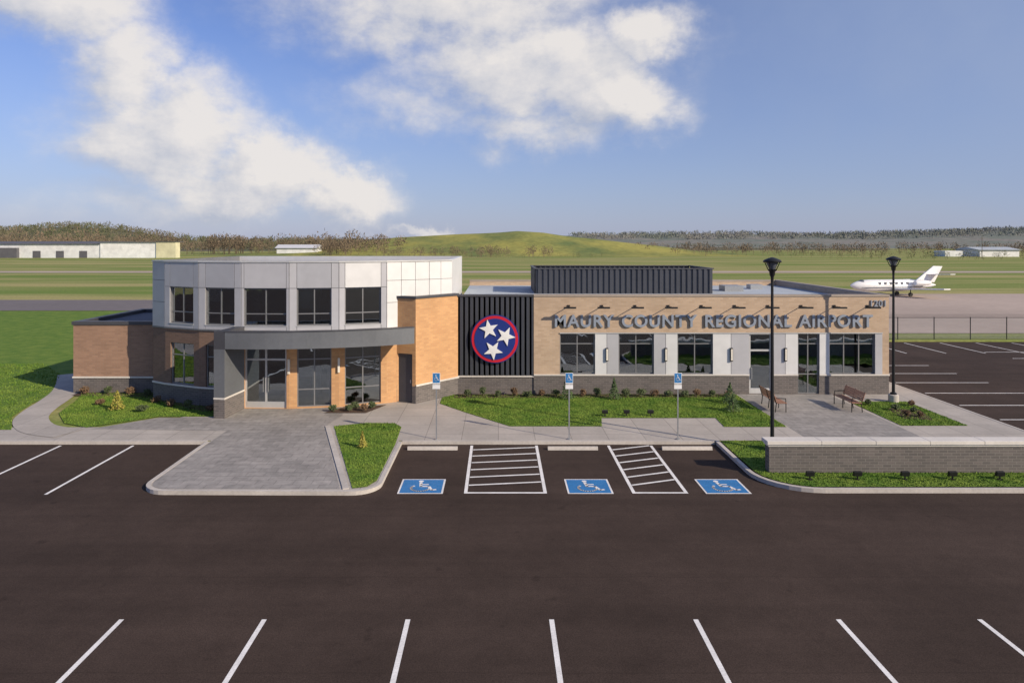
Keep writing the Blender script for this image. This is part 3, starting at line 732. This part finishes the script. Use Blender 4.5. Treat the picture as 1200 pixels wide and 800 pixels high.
for i in range(330):
    x=random.uniform(-460,-60); y=random.uniform(443,500); tr.append((x,y,-.5,random.uniform(8,15)*(1.3 if random.random()<.12 else 1)))
for i in range(60): tr.append((random.uniform(-70,30),random.uniform(366,385),-.5,random.uniform(4,8)))
for i in range(40): tr.append((random.uniform(-108,-70),random.uniform(390,430),-.5,random.uniform(7,12)))
treemass('tree_line',tr,'twig',75,.085)
tr=[]
for i in range(420):
    x=random.uniform(95,560); y=random.uniform(400,620); tr.append((x,y,-.5,random.uniform(4.5,9.5)))
treemass('distant_trees',tr,'twig',55)
tr=[]
for i in range(240): tr.append((random.uniform(150,420),random.uniform(300,400),-.5,random.uniform(2,5.0)))
for i in range(50): tr.append((random.uniform(-60,60),random.uniform(352,365),-.3,random.uniform(1.5,3.5)))
for i in range(80): tr.append((random.uniform(-400,-145),random.uniform(430,440),-.3,random.uniform(2,6)))
treemass('hedgerow_bushes',tr,'twigg',40)
tr=[]
for i in range(2200):
    x=random.uniform(-1000,-100); y=random.uniform(640,925); tr.append((x,y,lh(x,y)-2.5,random.uniform(7,11)))
treemass('hillside_woods',tr,'forest',22,.2,1.7)
tr=[]
for i in range(1500):
    x=random.uniform(150,1300); y=random.uniform(1150,1445); tr.append((x,y,rh(x,y)-4,random.uniform(8,12)))
treemass('ridge_woods',tr,'foresthaze',16,.25,2)

# ------------------------------------------------------------------ world, sun, camera
AZ,EL=R_(124),R_(27)
w=bpy.data.worlds.new('World'); scn.world=w; w.use_nodes=True; nt=w.node_tree; nt.nodes.clear()
try:
    w.cycles.sampling_method='MANUAL'; w.cycles.sample_map_resolution=512
except Exception: pass
out=N(nt,'ShaderNodeOutputWorld'); sky=N(nt,'ShaderNodeTexSky',sky_type='NISHITA')
sky.sun_disc=False; sky.sun_elevation=EL; sky.sun_rotation=AZ; sky.air_density=1.1; sky.dust_density=.3; sky.ozone_density=5
tint=N(nt,'ShaderNodeVectorMath',operation='MULTIPLY'); nt.links.new(sky.outputs[0],tint.inputs[0]); tint.inputs[1].default_value=(.95,.84,1.04)
bg=N(nt,'ShaderNodeBackground'); bg.inputs[1].default_value=.12; nt.links.new(tint.outputs[0],bg.inputs[0])
gr=bpy.data.node_groups.new('cloud_density','ShaderNodeTree')
gr.interface.new_socket('v',in_out='INPUT',socket_type='NodeSocketVector'); gr.interface.new_socket('d',in_out='OUTPUT',socket_type='NodeSocketFloat')
gi=gr.nodes.new('NodeGroupInput'); go=gr.nodes.new('NodeGroupOutput')
nz=gr.nodes.new('ShaderNodeTexNoise'); nz.inputs['Scale'].default_value=7; nz.inputs['Detail'].default_value=6; nz.inputs['Roughness'].default_value=.6; gr.links.new(gi.outputs[0],nz.inputs['Vector'])
sb=N(gr,'ShaderNodeVectorMath',operation='SUBTRACT'); gr.links.new(nz.outputs['Color'],sb.inputs[0]); sb.inputs[1].default_value=(.5,.5,.5)
sc_=N(gr,'ShaderNodeVectorMath',operation='SCALE'); gr.links.new(sb.outputs[0],sc_.inputs[0]); sc_.inputs['Scale'].default_value=.16
ad=N(gr,'ShaderNodeVectorMath',operation='ADD'); gr.links.new(gi.outputs[0],ad.inputs[0]); gr.links.new(sc_.outputs[0],ad.inputs[1])
sp=N(gr,'ShaderNodeSeparateXYZ'); gr.links.new(ad.outputs[0],sp.inputs[0])
A_=lambda d:math.radians(d)
blobs=[(-33,17,6.5,3.6,1.1),(-29,13,4.5,5,1.05),(-26,8.5,6.5,4.8,1.15),(-19.5,5.2,7,3.4,1.3),(-12.5,4,5,2.6,1.2),(-25,3,11,2.0,.6),
 (-4,19,15,5.0,.95),(3,14.5,12,5,1.05),(10,11.8,5.5,3.4,1.25),(3,9.2,8,2.6,.8),(12,17,4,2.8,1.05),(-7,11,9,3.2,.6),(-5,.9,5,.55,.6)]
tot=None
for a,e_,ra,re,wt in blobs:
    dx=math_(gr,'DIVIDE',math_(gr,'SUBTRACT',sp.outputs[0],A_(a)),A_(ra)); dy=math_(gr,'DIVIDE',math_(gr,'SUBTRACT',sp.outputs[1],A_(e_)),A_(re))
    r2=math_(gr,'ADD',math_(gr,'MULTIPLY',dx,dx),math_(gr,'MULTIPLY',dy,dy))
    v=math_(gr,'MULTIPLY',math_(gr,'EXPONENT',math_(gr,'MULTIPLY',r2,-.9)),wt)
    tot=v if tot is None else math_(gr,'MAXIMUM',tot,v)
n2=gr.nodes.new('ShaderNodeTexNoise'); n2.inputs['Scale'].default_value=10; n2.inputs['Detail'].default_value=8; n2.inputs['Roughness'].default_value=.62
st=N(gr,'ShaderNodeVectorMath',operation='MULTIPLY'); st.inputs[1].default_value=(1,1.5,1); gr.links.new(gi.outputs[0],st.inputs[0]); gr.links.new(st.outputs[0],n2.inputs['Vector'])
fb=math_(gr,'MULTIPLY',math_(gr,'SUBTRACT',n2.outputs['Fac'],.5),1.9)
gr.links.new(math_(gr,'ADD',tot,math_(gr,'MULTIPLY',fb,math_(gr,'ADD',math_(gr,'MULTIPLY',tot,.8),.08))),go.inputs[0])
tc=N(nt,'ShaderNodeTexCoord'); nrm=N(nt,'ShaderNodeVectorMath',operation='NORMALIZE'); nt.links.new(tc.outputs['Generated'],nrm.inputs[0])
sp=N(nt,'ShaderNodeSeparateXYZ'); nt.links.new(nrm.outputs[0],sp.inputs[0])
az=math_(nt,'ARCTAN2',sp.outputs[0],sp.outputs[1]); el=math_(nt,'ARCSINE',sp.outputs[2])
cm=N(nt,'ShaderNodeCombineXYZ'); nt.links.new(az,cm.inputs[0]); nt.links.new(el,cm.inputs[1])
g1=N(nt,'ShaderNodeGroup',node_tree=gr); nt.links.new(cm.outputs[0],g1.inputs[0])
of=N(nt,'ShaderNodeVectorMath',operation='ADD'); of.inputs[1].default_value=(.035,.03,0); nt.links.new(cm.outputs[0],of.inputs[0])
g2=N(nt,'ShaderNodeGroup',node_tree=gr); nt.links.new(of.outputs[0],g2.inputs[0])
den=N(nt,'ShaderNodeMapRange',interpolation_type='SMOOTHSTEP'); nt.links.new(g1.outputs[0],den.inputs[0]); den.inputs[1].default_value=.16; den.inputs[2].default_value=.92
lit=rngmap(nt,math_(nt,'SUBTRACT',g1.outputs[0],g2.outputs[0]),-.6,.35,0,1)
ccol=mixc(nt,lit,(.55,.59,.70),(.98,.93,.89))
bc=N(nt,'ShaderNodeBackground'); nt.links.new(ccol,bc.inputs[0]); bc.inputs[1].default_value=.86
hz=math_(nt,'MULTIPLY',rngmap(nt,az,A_(-12),A_(36),0,.72),rngmap(nt,noise(nt,cm.outputs[0],4,5),.3,.7,.75,1.2))
hl=rngmap(nt,el,0,A_(16),.7,0)
hz=math_(nt,'MAXIMUM',hz,hl,clamp=True)
bh=N(nt,'ShaderNodeBackground'); bh.inputs[0].default_value=(.335,.42,.62,1); bh.inputs[1].default_value=.95
m1=N(nt,'ShaderNodeMixShader'); nt.links.new(hz,m1.inputs[0]); nt.links.new(bg.outputs[0],m1.inputs[1]); nt.links.new(bh.outputs[0],m1.inputs[2])
m2=N(nt,'ShaderNodeMixShader'); nt.links.new(math_(nt,'MULTIPLY',den.outputs[0],.94),m2.inputs[0]); nt.links.new(m1.outputs[0],m2.inputs[1]); nt.links.new(bc.outputs[0],m2.inputs[2])
nt.links.new(m2.outputs[0],out.inputs[0])
S=Vector((math.sin(AZ)*math.cos(EL),math.cos(AZ)*math.cos(EL),math.sin(EL)))
ld=bpy.data.lights.new('sun','SUN'); ld.energy=5.0; ld.angle=R_(.55); ld.color=(1,.86,.67)
lo_=bpy.data.objects.new('sun',ld); lo_.rotation_euler=S.to_track_quat('Z','Y').to_euler(); lo_.location=(60,-30,50); COL.objects.link(lo_)
cd=bpy.data.cameras.new('camera'); cd.lens=24; cd.sensor_width=36; cd.clip_end=20000; cd.clip_start=.1
cd.shift_x=16/1200; cd.shift_y=-116/1200
co=bpy.data.objects.new('camera',cd); co.location=(0,0,8); co.rotation_euler=(math.pi/2,0,0); COL.objects.link(co); scn.camera=co
